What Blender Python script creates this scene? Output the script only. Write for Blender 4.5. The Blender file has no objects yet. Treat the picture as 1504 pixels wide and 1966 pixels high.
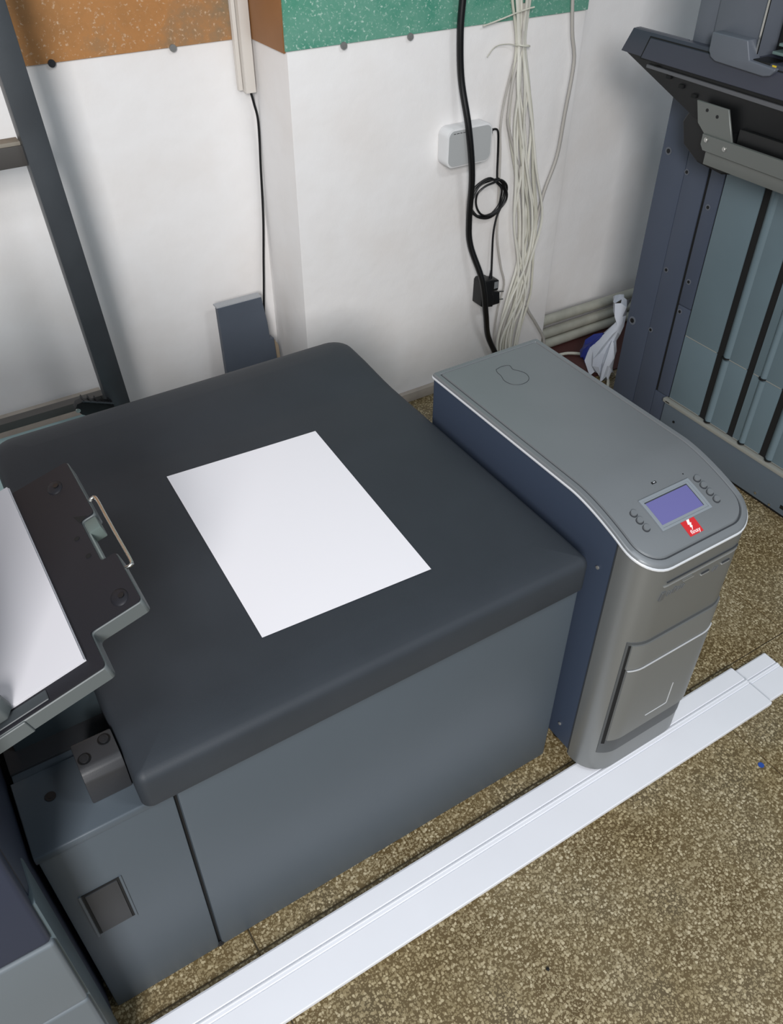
import bpy, bmesh, math, random
from mathutils import Vector, Matrix
random.seed(7)
S = bpy.context.scene
COL = S.collection

# ------------------------------------------------------------------ camera
def rad(a): return math.radians(a)
PT, YW, RL = rad(40.94), rad(32.21), rad(0.25)
Fh = Vector((math.sin(YW), math.cos(YW), 0)); R0 = Vector((math.cos(YW), -math.sin(YW), 0))
Fv = Fh*math.cos(PT) + Vector((0, 0, -math.sin(PT))); U0 = R0.cross(Fv)
Rv = R0*math.cos(RL) + U0*math.sin(RL); Uv = U0*math.cos(RL) - R0*math.sin(RL)
cd = bpy.data.cameras.new('camera'); cam = bpy.data.objects.new('camera', cd); COL.objects.link(cam)
cd.sensor_fit = 'HORIZONTAL'; cd.sensor_width = 36.0; cd.lens = 1621/1504*36
M = Matrix((Rv, Uv, -Fv)).transposed().to_4x4(); M.translation = Vector((0, 0, 1.6))
cam.matrix_world = M; cd.clip_start = .02; S.camera = cam

# ------------------------------------------------------------------ world and lights
W = bpy.data.worlds.new('world'); S.world = W; W.use_nodes = True
bg = W.node_tree.nodes['Background']; bg.inputs[0].default_value = (.76, .89, 1.0, 1); bg.inputs[1].default_value = .37
def area(name, loc, target, sx, sy, power, col):
    l = bpy.data.lights.new(name, 'AREA'); l.shape = 'RECTANGLE'; l.size = sx; l.size_y = sy; l.energy = power; l.color = col
    o = bpy.data.objects.new(name, l); COL.objects.link(o); o.location = loc
    o.rotation_euler = (Vector(target)-Vector(loc)).to_track_quat('-Z', 'Y').to_euler(); return o
area('window_light', (-1.6, -2.3, 2.75), (.9, 1.9, .6), 1.0, 1.2, 168, (1.0, .976, .962))
area('overhead_light', (-.6, -.4, 2.9), (-.2, .5, 0), .5, .3, 14, (.97, .97, 1.0))
area('overhead_light', (1.35, -.5, 2.9), (1.3, 1.2, 0), .5, .3, 11, (.95, .97, 1.0))  # added fill for the lower middle wall, not a known ceiling lamp
S.view_settings.view_transform = 'Standard'; S.view_settings.look = 'None'
S.view_settings.gamma = 1; S.view_settings.use_curve_mapping = False; S.view_settings.exposure = 0.1

# ------------------------------------------------------------------ materials
MATS = {}
def srgb(h):
    h = h.lstrip('#'); c = [int(h[i:i+2], 16)/255 for i in (0, 2, 4)]
    return tuple(x/12.92 if x <= .04045 else ((x+.055)/1.055)**2.4 for x in c)+(1,)
def mat(name, col, rough=.5, metal=0., bump=0., bscale=400., var=0., vscale=6., spec=.5):
    if name in MATS: return MATS[name]
    m = bpy.data.materials.new(name); m.use_nodes = True; nt = m.node_tree; N = nt.nodes; L = nt.links
    b = N['Principled BSDF']; c = srgb(col) if isinstance(col, str) else col+(1,)
    b.inputs['Base Color'].default_value = c; b.inputs['Roughness'].default_value = rough
    b.inputs['Metallic'].default_value = metal; b.inputs['Specular IOR Level'].default_value = spec
    geo = N.new('ShaderNodeNewGeometry')
    if var > 0:
        n = N.new('ShaderNodeTexNoise'); n.inputs['Scale'].default_value = vscale; n.inputs['Detail'].default_value = 5
        L.new(geo.outputs['Position'], n.inputs['Vector'])
        r = N.new('ShaderNodeMapRange'); r.inputs[1].default_value = .3; r.inputs[2].default_value = .7
        r.inputs[3].default_value = 1-var; r.inputs[4].default_value = 1+var
        L.new(n.outputs['Fac'], r.inputs[0])
        mx = N.new('ShaderNodeVectorMath'); mx.operation = 'SCALE'; mx.inputs[0].default_value = c[:3]
        L.new(r.outputs[0], mx.inputs['Scale']); L.new(mx.outputs[0], b.inputs['Base Color'])
    if bump > 0:
        n2 = N.new('ShaderNodeTexNoise'); n2.inputs['Scale'].default_value = bscale; n2.inputs['Detail'].default_value = 2
        L.new(geo.outputs['Position'], n2.inputs['Vector'])
        bp = N.new('ShaderNodeBump'); bp.inputs['Strength'].default_value = bump; bp.inputs['Distance'].default_value = .002
        L.new(n2.outputs['Fac'], bp.inputs['Height']); L.new(bp.outputs[0], b.inputs['Normal'])
    MATS[name] = m; return m
def ramp(N, pts):
    r = N.new('ShaderNodeValToRGB'); e = r.color_ramp.elements
    e[0].position, e[0].color = pts[0]; e[1].position, e[1].color = pts[-1]
    for p, c in pts[1:-1]:
        k = e.new(p); k.color = c
    return r
def mixrgb(N, L, fac, a, b, mode='MIX'):
    m = N.new('ShaderNodeMix'); m.data_type = 'RGBA'; m.blend_type = mode
    for s, v in ((m.inputs[0], fac), (m.inputs[6], a), (m.inputs[7], b)):
        if hasattr(v, 'is_linked'): L.new(v, s)
        else: s.default_value = v
    return m.outputs[2]
def terrazzo():
    m = bpy.data.materials.new('terrazzo'); m.use_nodes = True; N = m.node_tree.nodes; L = m.node_tree.links
    b = N['Principled BSDF']; g = N.new('ShaderNodeNewGeometry')
    dn = N.new('ShaderNodeTexNoise'); dn.inputs['Scale'].default_value = 130; L.new(g.outputs['Position'], dn.inputs['Vector'])
    va = N.new('ShaderNodeVectorMath'); va.operation = 'SUBTRACT'; L.new(dn.outputs['Color'], va.inputs[0]); va.inputs[1].default_value = (.5, .5, .5)
    vs = N.new('ShaderNodeVectorMath'); vs.operation = 'SCALE'; L.new(va.outputs[0], vs.inputs[0]); vs.inputs['Scale'].default_value = .0055
    vv = N.new('ShaderNodeVectorMath'); vv.operation = 'ADD'; L.new(g.outputs['Position'], vv.inputs[0]); L.new(vs.outputs[0], vv.inputs[1])
    def chips(scale, thr, keep):
        v = N.new('ShaderNodeTexVoronoi'); v.voronoi_dimensions = '2D'; v.inputs['Scale'].default_value = scale; L.new(vv.outputs[0], v.inputs['Vector'])
        sx = N.new('ShaderNodeSeparateColor'); L.new(v.outputs['Color'], sx.inputs[0])
        # chip radius differs per cell
        rr = N.new('ShaderNodeMapRange'); L.new(sx.outputs[0], rr.inputs[0]); rr.inputs[1].default_value = keep; rr.inputs[2].default_value = 1; rr.inputs[3].default_value = thr*.55; rr.inputs[4].default_value = thr
        lt = N.new('ShaderNodeMath'); lt.operation = 'LESS_THAN'; L.new(v.outputs['Distance'], lt.inputs[0]); L.new(rr.outputs[0], lt.inputs[1])
        kp = N.new('ShaderNodeMath'); kp.operation = 'GREATER_THAN'; L.new(sx.outputs[0], kp.inputs[0]); kp.inputs[1].default_value = keep
        mm = N.new('ShaderNodeMath'); mm.operation = 'MULTIPLY'; L.new(lt.outputs[0], mm.inputs[0]); L.new(kp.outputs[0], mm.inputs[1])
        return mm.outputs[0], sx.outputs[1]
    n = N.new('ShaderNodeTexNoise'); n.inputs['Scale'].default_value = 5; n.inputs['Detail'].default_value = 4; L.new(g.outputs['Position'], n.inputs['Vector'])
    base = ramp(N, [(.35, srgb('#5e4e31')), (.5, srgb('#6a5b3e')), (.65, srgb('#5f543e'))]); L.new(n.outputs['Fac'], base.inputs[0])
    c1, v1 = chips(158, .52, .34); c2, v2 = chips(300, .5, .42)
    cc = ramp(N, [(0, srgb('#877a5c')), (.5, srgb('#9e9173')), (1, srgb('#c0b599'))]); L.new(v1, cc.inputs[0])
    cc2 = ramp(N, [(0, srgb('#85795c')), (1, srgb('#a09477'))]); L.new(v2, cc2.inputs[0])
    o = mixrgb(N, L, c2, base.outputs[0], cc2.outputs[0]); o = mixrgb(N, L, c1, o, cc.outputs[0])
    st = N.new('ShaderNodeTexNoise'); st.inputs['Scale'].default_value = 3.2; st.inputs['Detail'].default_value = 3; st.inputs['Roughness'].default_value = .6; L.new(g.outputs['Position'], st.inputs['Vector'])
    sr = ramp(N, [(.35, (.82, .76, .62, 1)), (.6, (1, 1, 1, 1))]); L.new(st.outputs['Fac'], sr.inputs[0])
    o = mixrgb(N, L, .7, o, sr.outputs[0], 'MULTIPLY')
    L.new(o, b.inputs['Base Color']); b.inputs['Roughness'].default_value = .42
    return m
def painted(name, cols, speck, spk):
    m = bpy.data.materials.new(name); m.use_nodes = True; N = m.node_tree.nodes; L = m.node_tree.links
    b = N['Principled BSDF']; g = N.new('ShaderNodeNewGeometry')
    n = N.new('ShaderNodeTexNoise'); n.inputs['Scale'].default_value = 7; n.inputs['Detail'].default_value = 6; n.inputs['Roughness'].default_value = .65; L.new(g.outputs['Position'], n.inputs['Vector'])
    r = ramp(N, [(.32, srgb(cols[0])), (.5, srgb(cols[1])), (.7, srgb(cols[2]))]); L.new(n.outputs['Fac'], r.inputs[0])
    n2 = N.new('ShaderNodeTexNoise'); n2.inputs['Scale'].default_value = 120; n2.inputs['Detail'].default_value = 5; n2.inputs['Roughness'].default_value = .7; L.new(g.outputs['Position'], n2.inputs['Vector'])
    r2 = ramp(N, [(spk, (0, 0, 0, 1)), (spk+.09, (1, 1, 1, 1))]); L.new(n2.outputs['Fac'], r2.inputs[0])
    L.new(mixrgb(N, L, r2.outputs[0], r.outputs[0], srgb(speck)), b.inputs['Base Color']); b.inputs['Roughness'].default_value = .55
    return m
def plaster():
    m = bpy.data.materials.new('plaster'); m.use_nodes = True; N = m.node_tree.nodes; L = m.node_tree.links
    b = N['Principled BSDF']; g = N.new('ShaderNodeNewGeometry')
    n = N.new('ShaderNodeTexNoise'); n.inputs['Scale'].default_value = 4; n.inputs['Detail'].default_value = 5; L.new(g.outputs['Position'], n.inputs['Vector'])
    r = ramp(N, [(.3, srgb('#eae6e3')), (.55, srgb('#efedec')), (.75, srgb('#ebe8e6'))]); L.new(n.outputs['Fac'], r.inputs[0])
    n2 = N.new('ShaderNodeTexNoise'); n2.inputs['Scale'].default_value = 38; n2.inputs['Detail'].default_value = 4; L.new(g.outputs['Position'], n2.inputs['Vector'])
    r2 = ramp(N, [(.76, (1, 1, 1, 1)), (.84, (.6, .56, .52, 1))]); L.new(n2.outputs['Fac'], r2.inputs[0])
    L.new(mixrgb(N, L, .6, r.outputs[0], r2.outputs[0], 'MULTIPLY'), b.inputs['Base Color']); b.inputs['Roughness'].default_value = .62
    n3 = N.new('ShaderNodeTexNoise'); n3.inputs['Scale'].default_value = 22; n3.inputs['Detail'].default_value = 4; L.new(g.outputs['Position'], n3.inputs['Vector'])
    bp = N.new('ShaderNodeBump'); bp.inputs['Strength'].default_value = .25; bp.inputs['Distance'].default_value = .006
    L.new(n3.outputs['Fac'], bp.inputs['Height']); L.new(bp.outputs[0], b.inputs['Normal'])
    return m
TERR = terrazzo(); PLAST = plaster()
BROWN = painted('brown_board', ('#a8794a', '#b9834f', '#8d7a60'), '#d3b596', .58)
GREEN = painted('green_board', ('#4f957c', '#679f8b', '#3d8c74'), '#b3d0c2', .56)
LIDM = mat('lid_plastic', '#30353b', .55, 0, .12, 900, .06, 9, .3)
BODY = mat('body_plastic', '#4b545c', .45, 0, .06, 900, .03, 4)
BODYD = mat('dark_plastic', '#303134', .5, 0, .08, 800)
NAVY = mat('navy_plastic', '#2b3142', .5, spec=.3)
GREYL = mat('drawer_plastic', '#626a70', .45)
BLACK = mat('black_plastic', '#0e0f11', .45)
BLACKM = mat('black_matte', '#08090a', .8)
PAPER = mat('paper', '#eae9ee', .6)
PAPER_SHADED = mat('paper_stack', '#cdccd1', .7)  # white paper greyed so its colour carries the shade on the tray
TRAYM = mat('tray_rim', '#565c5d', .5)
TRAYD = mat('tray_top', '#202025', .55, 0, .05, 700, spec=.3)
STEEL = mat('bright_steel', '#c0c0bc', .25, 1)
SCREW = mat('screw_steel', '#8a8a88', .4, .35)
SCREWD = mat('dark_screw', '#3c3d40', .4, .6)
UPSTOP = mat('ups_top', '#7d8184', .42, .35, .05, 900, .04, 5)
UPSSIDE = mat('ups_side', '#424d60', .42, .2, .03, 900)
UPSFRONT = mat('ups_front', '#7f8180', .36, .5, .02, 900)
UPSDOOR = mat('ups_door', '#7b7d7c', .42, .3)
UPSRIM = mat('ups_rim', '#dfe2e6', .25, .3)
GROOVE = mat('groove', '#33363a', .6)
LCD = mat('lcd', '#67659a', .25)
LCDF = mat('lcd_frame', '#8b9298', .45, .2)
RED = mat('red_sticker', '#c8262b', .45)
WHITE = mat('white_print', '#f2eeee', .5)
PVC = mat('white_pvc', '#e6e8ee', .38, 0, 0, 1, .015, 8)
TRUNK = mat('trunking', '#d9d3cb', .5)
PIPE = mat('pipe_paint', '#a9a89c', .5, 0, .3, 60, .12, 20)
CABW = mat('white_cable', '#c3c1b4', .5)
CABW2 = mat('white_cable_clean', '#d4d2c8', .5)
CABG = mat('grey_cable', '#aeaaa4', .5)
CABB = mat('black_cable', '#0b0b0d', .4)
ROUT = mat('router_white', '#dcdcdc', .4)
ROUTF = mat('router_face', '#aeb0b0', .35)
MAROON = mat('maroon_paint', '#4a2420', .7)
RACKM = mat('rack_steel', '#4c5054', .42, .45, .05, 300, .12, 8)
RACKE = mat('rack_rail', '#55524f', .5, .3)
TEAL = mat('teal_sheet', '#a3bcbc', .45)
SLABM = mat('grey_board', '#4c535e', .55, 0, .1, 200, .05, 12)
DUST = mat('dusty_edge', '#a3a5a8', .8)
BEIGE = mat('beige_ledge', '#a79d92', .7, 0, .2, 60, .1, 20)
PRD = mat('finisher_dark', '#454d5d', .45, 0, .05, 600, .03, 8)
PRL = mat('finisher_light', '#62737b', .42, 0, .03, 600, .03, 8)
PRB = mat('finisher_base', '#59646e', .45, 0, .03, 600)
CREAM = mat('cream_trim', '#8f908a', .5)
TRD = mat('output_tray_dark', '#3a3d49', .42, 0, .05, 600)
METAL = mat('zinc_plate', '#777a77', .45, .5)
HOUS = mat('housing_grey', '#5d626b', .45, 0, .04, 500, .05, 10)
YEL = mat('yellow_tag', '#d8b92a', .5)
BLUE = mat('blue_print', '#222e78', .4)
BAGW = mat('bag_white', '#c9cfda', .35)
BLUEDOT = mat('blue_dot', '#244a9a', .6)

# ------------------------------------------------------------------ helpers
WO = {}                                   # world origin of each object
def worg(p): return WO.get(p.name, Vector((0, 0, 0))) if p else Vector((0, 0, 0))
def tag(o, label=None, cat=None, group=None, kind=None):
    if label: o['label'] = label
    if cat: o['category'] = cat
    if group: o['group'] = group
    if kind: o['kind'] = kind
    return o
def thing(name, label, cat, loc, group=None):
    o = bpy.data.objects.new(name, None); COL.objects.link(o); o.location = loc; o.empty_display_size = .05
    WO[o.name] = Vector(loc); return tag(o, label, cat, group)
def link(name, me, m, parent=None, loc=None):
    """mesh in world coordinates (loc None) or local to loc"""
    o = bpy.data.objects.new(name, me); COL.objects.link(o)
    if m and not me.materials: me.materials.append(m)
    base = Vector(loc) if loc is not None else Vector((0, 0, 0))
    if parent: o.parent = parent
    o.location = base - worg(parent); WO[o.name] = base
    return o
def smooth(me, ang=40):
    for p in me.polygons: p.use_smooth = True
    me.set_sharp_from_angle(angle=rad(ang))
def obj(name, bm, m, parent=None, sm=None):
    bmesh.ops.recalc_face_normals(bm, faces=bm.faces)
    me = bpy.data.meshes.new(name); bm.to_mesh(me); bm.free()
    if sm: smooth(me, sm)
    if parent is None:                    # origin at base centre for single mesh things
        vs = [v.co for v in me.vertices]
        c = Vector(((min(v.x for v in vs)+max(v.x for v in vs))/2, (min(v.y for v in vs)+max(v.y for v in vs))/2, min(v.z for v in vs)))
        me.transform(Matrix.Translation(-c)); return link(name, me, m, None, c)
    return link(name, me, m, parent)
def box(x0, x1, y0, y1, z0, z1, bev=0., seg=2, bm=None):
    b = bmesh.new()
    r = bmesh.ops.create_cube(b, size=1)
    for v in b.verts: v.co = Vector(((x0+x1)/2+v.co.x*(x1-x0), (y0+y1)/2+v.co.y*(y1-y0), (z0+z1)/2+v.co.z*(z1-z0)))
    if bev: bmesh.ops.bevel(b, geom=b.edges[:], offset=bev, segments=seg, profile=.6, affect='EDGES')
    if bm is None: return b
    tmp = bpy.data.meshes.new('t'); b.to_mesh(tmp); b.free(); bm.from_mesh(tmp); bpy.data.meshes.remove(tmp); return bm
def B(name, m, parent, *a, bev=0., sm=None, seg=2): return obj(name, box(*a, bev=bev, seg=seg), m, parent, sm or (40 if bev else None))
def prism(poly, f, t0, t1, bev=0., seg=2):
    """extrude 2D poly; f(a,b,t)->xyz"""
    b = bmesh.new()
    lo = [b.verts.new(f(p[0], p[1], t0)) for p in poly]; hi = [b.verts.new(f(p[0], p[1], t1)) for p in poly]
    n = len(poly); b.faces.new(lo[::-1]); b.faces.new(hi)
    for i in range(n): b.faces.new((lo[i], lo[(i+1) % n], hi[(i+1) % n], hi[i]))
    bmesh.ops.recalc_face_normals(b, faces=b.faces)
    if bev: bmesh.ops.bevel(b, geom=b.edges[:], offset=bev, segments=seg, profile=.6, affect='EDGES')
    return b
def cyl(c, axis, r, h, n=20, r2=None, bev=0):
    b = bmesh.new(); bmesh.ops.create_cone(b, cap_ends=True, segments=n, radius1=r, radius2=r if r2 is None else r2, depth=h)
    if bev:
        es = [e for e in b.edges if all(len(f.verts) != 4 for f in e.link_faces) is False and any(len(f.verts) > 4 for f in e.link_faces)]
        bmesh.ops.bevel(b, geom=es, offset=bev, segments=2, affect='EDGES')
    q = Vector((0, 0, 1)).rotation_difference(Vector(axis).normalized()).to_matrix().to_4x4(); q.translation = Vector(c)
    b.transform(q); return b
def catmull(P, n=8):
    P = [Vector(p) for p in P]; out = []
    for i in range(len(P)-1):
        p0 = P[max(i-1, 0)]; p1 = P[i]; p2 = P[i+1]; p3 = P[min(i+2, len(P)-1)]
        for k in range(n):
            t = k/n
            out.append(.5*((2*p1)+(p2-p0)*t+(2*p0-5*p1+4*p2-p3)*t*t+(3*p1-p0-3*p2+p3)*t**3))
    out.append(P[-1]); return out
def tube(P, r, sub=8, n=8, bm=None):
    pts = catmull(P, sub) if sub > 1 else [Vector(p) for p in P]
    b = bm or bmesh.new(); rings = []; up = None
    for i, p in enumerate(pts):
        t = (pts[min(i+1, len(pts)-1)]-pts[max(i-1, 0)]).normalized()
        if up is None: up = t.orthogonal().normalized()
        up = (up - t*up.dot(t)).normalized(); w = t.cross(up)
        rings.append([b.verts.new(p+(up*math.cos(2*math.pi*k/n)+w*math.sin(2*math.pi*k/n))*r) for k in range(n)])
    for a, c in zip(rings, rings[1:]):
        for k in range(n): b.faces.new((a[k], a[(k+1) % n], c[(k+1) % n], c[k]))
    b.faces.new(rings[0][::-1]); b.faces.new(rings[-1]); return b
class RR:
    """rounded rectangle outline, mirrored about its x centre"""
    def __init__(s, x0, x1, y0, y1, rf, rb, ys): s.x0, s.x1, s.y0, s.y1, s.rf, s.rb, s.ys = x0, x1, y0, y1, rf, rb, ys; s.xc = (x0+x1)/2
    def half(s, d):
        x0, y0, y1, rf, rb = s.x0+d, s.y0+d, s.y1-d, max(s.rf-d, .001), max(s.rb-d, .001); P = []
        P.append((s.xc, y1))
        for k in range(7):
            a = math.pi/2+math.pi/2*k/6; P.append((x0+rb+rb*math.cos(a), y1-rb+rb*math.sin(a)))
        for y in s.ys:                     # descending
            P.append((x0, min(max(y, y0+rf+.0005), y1-rb-.0005)))
        for k in range(11):
            a = math.pi+math.pi/2*k/10; P.append((x0+rf+rf*math.cos(a), y0+rf+rf*math.sin(a)))
        P.append((s.xc, y0)); return P
    def loop(s, d):
        h = s.half(d); return h+[(2*s.xc-x, y) for x, y in h[-2:0:-1]]
def skin(rr, rings, zf, cap=True, capbot=False):
    """rings: (inset, z) ; zf(y,z)->z"""
    b = bmesh.new(); prev = None; first = None
    for d, z in rings:
        lp = rr.loop(d); vs = [b.verts.new((x, y, zf(y, z))) for x, y in lp]
        if prev:
            n = len(vs)
            for i in range(n): b.faces.new((prev[i], prev[(i+1) % n], vs[(i+1) % n], vs[i]))
        else: first = vs
        prev = vs
    def docap(v):
        n = len(v)//2
        for i in range(n):
            q = [v[i], v[i+1], v[(2*n-i-1) % (2*n)], v[(2*n-i) % (2*n)]]; q = list(dict.fromkeys(q))
            if len(q) > 2: b.faces.new(q)
    if cap: docap(prev)
    if capbot: docap(first)
    bmesh.ops.remove_doubles(b, verts=b.verts, dist=1e-6); return b
def screw_mesh(r, h, key):
    if key in MATS: return MATS[key]
    b = cyl((0, 0, 0), (0, 0, 1), r, h, 16); 
    c = cyl((0, 0, h*.5), (0, 0, 1), r*.55, h*.5, 6); t = bpy.data.meshes.new('t'); c.to_mesh(t); b.from_mesh(t); c.free()
    me = bpy.data.meshes.new('screw'); b.to_mesh(me); b.free(); MATS[key] = me; return me
def screw(parent, pos, axis, r=.006, h=.003, m=None, key='screw', name='screw'):
    me = screw_mesh(r, h, '%s_%g_%s' % (key, r, m.name if m else ''))
    o = link(name, me, m or SCREW, parent, pos)
    o.rotation_euler = Vector((0, 0, 1)).rotation_difference(Vector(axis)).to_euler(); return o

# ------------------------------------------------------------------ floor
fl = obj('floor', box(-3.2, 3.6, -2.6, 2.2, -.06, -.004), mat('grout', '#564c3a', .8)); tag(fl, 'worn brown terrazzo tile floor', 'floor', kind='structure')
G = .0028
rows = [(-2.6, -1.54), (-1.54, -.44), (-.44, .66), (.66, 1.76), (1.76, 2.16)]
for i, (y0, y1) in enumerate(rows):
    xs = [-3.2, -2.068, -.966, .136, 1.238, 2.34, 3.6] if i % 2 == 0 else [-3.2, -2.744, -1.304, .137, 1.577, 3.017, 3.6]
    for x0, x1 in zip(xs, xs[1:]):
        dz = random.uniform(-.0006, .0006)
        obj('floor_tile', box(x0+G/2, x1-G/2, y0+G/2, y1-G/2, -.03, dz*.5-.0003, .0012, 1), TERR, fl)

# ------------------------------------------------------------------ walls
wl = tag(obj('wall_left', box(-2.4, .978, 2.25, 2.36, 0, 2.5), PLAST), 'white plaster wall set back left of the pilaster', 'wall', kind='structure')
wm = tag(obj('wall_middle', box(.978, 1.925, 2.03, 2.36, 0, 2.5, .004, 2), PLAST, sm=40), 'white plaster pilaster carrying the router', 'wall', kind='structure')
wr = tag(obj('wall_right', box(1.925, 3.6, 2.15, 2.36, 0, 2.5), PLAST), 'white plaster wall behind the tall grey machine', 'wall', kind='structure')
tb = tag(obj('baseboard_middle', box(.978, 1.925, 2.012, 2.03, 0, .035, .003, 2), BEIGE, sm=40), 'low dusty skirting at the foot of the pilaster', 'baseboard', kind='structure')
tm = tag(obj('trim_1', box(1.93, 3.5, 1.80, 2.149, 0, .0025), MAROON), 'dark maroon painted floor strip under the pipes', 'floor strip', kind='structure')
def panel(name, label, a, m):
    t = thing(name, label, 'wall panel', ((a[0]+a[1])/2, (a[2]+a[3])/2, a[4]), 'painted panels on the upper wall')
    B('sheet', m, t, *a, bev=.0012); return t
pl = panel('wall_panel', 'brown speckled panel on the upper left wall', (-1.2, .974, 2.244, 2.25, 1.102, 2.2), BROWN)
ps = panel('wall_panel', 'narrow plain brown panel on the pilaster side beside the trunking', (.972, .978, 2.036, 2.243, 1.104, 2.2), mat('brown_plain', '#96683f', .55, 0, 0, 1, .08, 8))
pg = panel('wall_panel', 'green speckled panel on the pilaster above the router', (.972, 1.925, 2.024, 2.03, 1.110, 2.2), GREEN)
for x, p, z, yy, m in ((.772, pl, 1.101, 2.243, SCREW), (1.129, pg, 1.107, 2.023, SCREW), (1.324, pg, 1.106, 2.023, SCREW), (.478, pl, 1.102, 2.243, SCREWD)):
    screw(p, (x, yy-.002, z), (0, -1, 0), .0085, .005, m)
# cable trunking on the left wall
t = thing('cable_trunking', 'white plastic cable trunking running down to the pilaster corner', 'trunking', (.95, 2.238, .985))
B('trunking_base', TRUNK, t, .930, .9705, 2.236, 2.2436, .985, 2.2, bev=.001)
B('trunking_cover', TRUNK, t, .942, .9700, 2.212, 2.236, .980, 2.2, bev=.002)
B('wire_end_lip', TRUNK, t, .931, .941, 2.231, 2.236, .985, 2.2)
w = tag(obj('black_wire', tube([(.958, 2.224, .984), (.966, 2.226, .95), (.974, 2.228, .9), (.972, 2.236, .781), (.966, 2.24, .634), (.950, 2.238, .479), (.926, 2.215, .308), (.92, 2.16, .20), (.92, 2.1, .02)], .0035), CABB, sm=60), 'thin black wire dropping from the white trunking', 'wire')
# grey board leaning on the left wall
t = thing('leaning_board', 'dark grey board with dusty top standing against the left wall', 'board', (.85, 2.15, 0))
poly = [(.757, 0), (.767, .432), (.907, .432), (.916, .35), (.918, .296), (.930, .294), (.938, 0)]
lean = lambda x, z, tt: (x, 2.142+tt+z*.075, z)
obj('face', prism(poly, lean, 0, .022, .0012, 1), SLABM, t)
obj('dusty_top', prism([(.764, .432), (.765, .4355), (.907, .4355), (.907, .432)], lean, .001, .028), DUST, t)
obj('wood_strip', prism([(.932, 0), (.932, .29), (.947, .26), (.955, 0)], lean, .012, .024), mat('pale_wood', '#9b8a74', .7), t)

# steel rack at the left
t = thing('steel_rack', 'dark steel rack post with rails beside the left wall', 'rack', (.39, 2.0, 0))
def leanpost(x, z, tt): return (x, tt, z)
xp = lambda z: .342+(0.74-z)*.056
obj('post', prism([(xp(0)-.002, 0), (xp(0)+.056, 0), (xp(1.9)+.052, 1.9), (xp(1.9), 1.9)], leanpost, 1.985, 2.03, .002, 2), RACKM, t, 40)
xq = lambda z: xp(z)-.9
obj('post', prism([(xq(0)-.002, 0), (xq(0)+.056, 0), (xq(1.9)+.052, 1.9), (xq(1.9), 1.9)], leanpost, 1.985, 2.03, .002, 2), RACKM, t, 40)
B('upper_rail', RACKE, t, -.55, xp(1.0)+.004, 2.005, 2.045, .965, 1.008, bev=.002)
B('rail_wood_top', mat('rail_wood', '#8d867a', .7), t, -.55, xp(1.0)-.002, 2.008, 2.043, 1.008, 1.016, bev=.001)
B('lower_rail', RACKE, t, -.55, xp(.3)+.02, 2.07, 2.10, .304, .328, bev=.002)
B('back_board', BEIGE, t, -.55, .395, 2.11, 2.24, .240, .254, bev=.002)
B('shelf_sheet', TEAL, t, -.55, .40, 1.62, 2.069, .284, .289)
br = obj('corner_bracket', prism([(.275, .375), (.283, .389), (.30, .392), (.372, .362), (.372, .318), (.33, .326), (.288, .355)], lambda x, z, tt: (x, tt, z), 1.962, 1.985, .002, 2), BLACK, t, 40)
for i in range(5):
    x = .298+i*.016; z = .3945-i*.0068
    obj('rib', prism([(x, z-.006), (x+.002, z+.003), (x+.0045, z+.002), (x+.0035, z-.008)], lambda x, z, tt: (x, tt, z), 1.958, 1.99), BLACK, br)
obj('bracket_edge', prism([(.296, .3945), (.297, .3975), (.372, .366), (.372, .362)], lambda x, z, tt: (x, tt, z), 1.956, 1.960), RACKM, br)
screw(br, (.281, 1.96, .372), (0, -1, 0), .006, .004, STEEL)

# ------------------------------------------------------------------ router, adapter and cables on the pilaster
t = thing('wifi_router', 'white box router with grey face fixed to the pilaster', 'router', (1.505, 2.01, .766), None)
def rrect(x0, x1, z0, z1, r, n=6):
    P = []
    for cx, cz, a0 in ((x1-r, z1-r, 0), (x0+r, z1-r, 90), (x0+r, z0+r, 180), (x1-r, z0+r, 270)):
        for k in range(n+1):
            a = rad(a0+90*k/n); P.append((cx+r*math.cos(a), cz+r*math.sin(a)))
    return P
fy = lambda x, z, tt: (x, tt, z)
cs = obj('case', prism(rrect(1.428, 1.584, .766, .872, .022), fy, 1.984, 2.0295, .003, 2), ROUT, t, 40)
obj('face_plate', prism(rrect(1.4335, 1.5785, .7715, .8665, .018), fy, 1.9815, 1.986), ROUTF, t)
for i, (a, b_) in enumerate(((1.447, 1.454), (1.457, 1.466), (1.469, 1.476), (1.479, 1.494))):
    B('status_mark', BLACK, t, a, b_, 1.9812, 1.9818, .8585, .8600)
B('power_socket', BLACK, t, 1.582, 1.594, 1.995, 2.010, .835, .850, bev=.002)
coil = [(1.5955, 2.003, .842), (1.612, 2.006, .842), (1.626, 2.01, .828), (1.634, 2.014, .776), (1.640, 2.016, .70)]
for k in range(4*12+4):
    a = math.pi*.33-2*math.pi*k/12; q = k//12
    rx = (.066, .058, .068, .054)[q % 4]+.004*math.sin(k*1.7); rz = (.060, .054, .056, .050)[q % 4]
    coil.append((1.607+rx*math.cos(a)+(.003, -.004, -.002, .008)[q % 4], 2.012+.006*math.sin(k*.9)-.002*q, .640+rz*math.sin(a)+(.002, -.003, .004, 0)[q % 4]))
coil += [(1.648, 2.012, .571), (1.641, 2.012, .522), (1.642, 2.010, .453), (1.641, 2.004, .388)]
tag(obj('router_power_cord', tube(coil, .0032, 4, 6), CABB, sm=60), 'thin black power cord coiled below the router', 'cord')
t = thing('power_adapter', 'black plug-in power adapter hanging unplugged on the thin cord', 'adapter', (1.63, 2.0, .285))
ad = lambda x, z, tt: (1.588+x, tt, .388+z)
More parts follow.
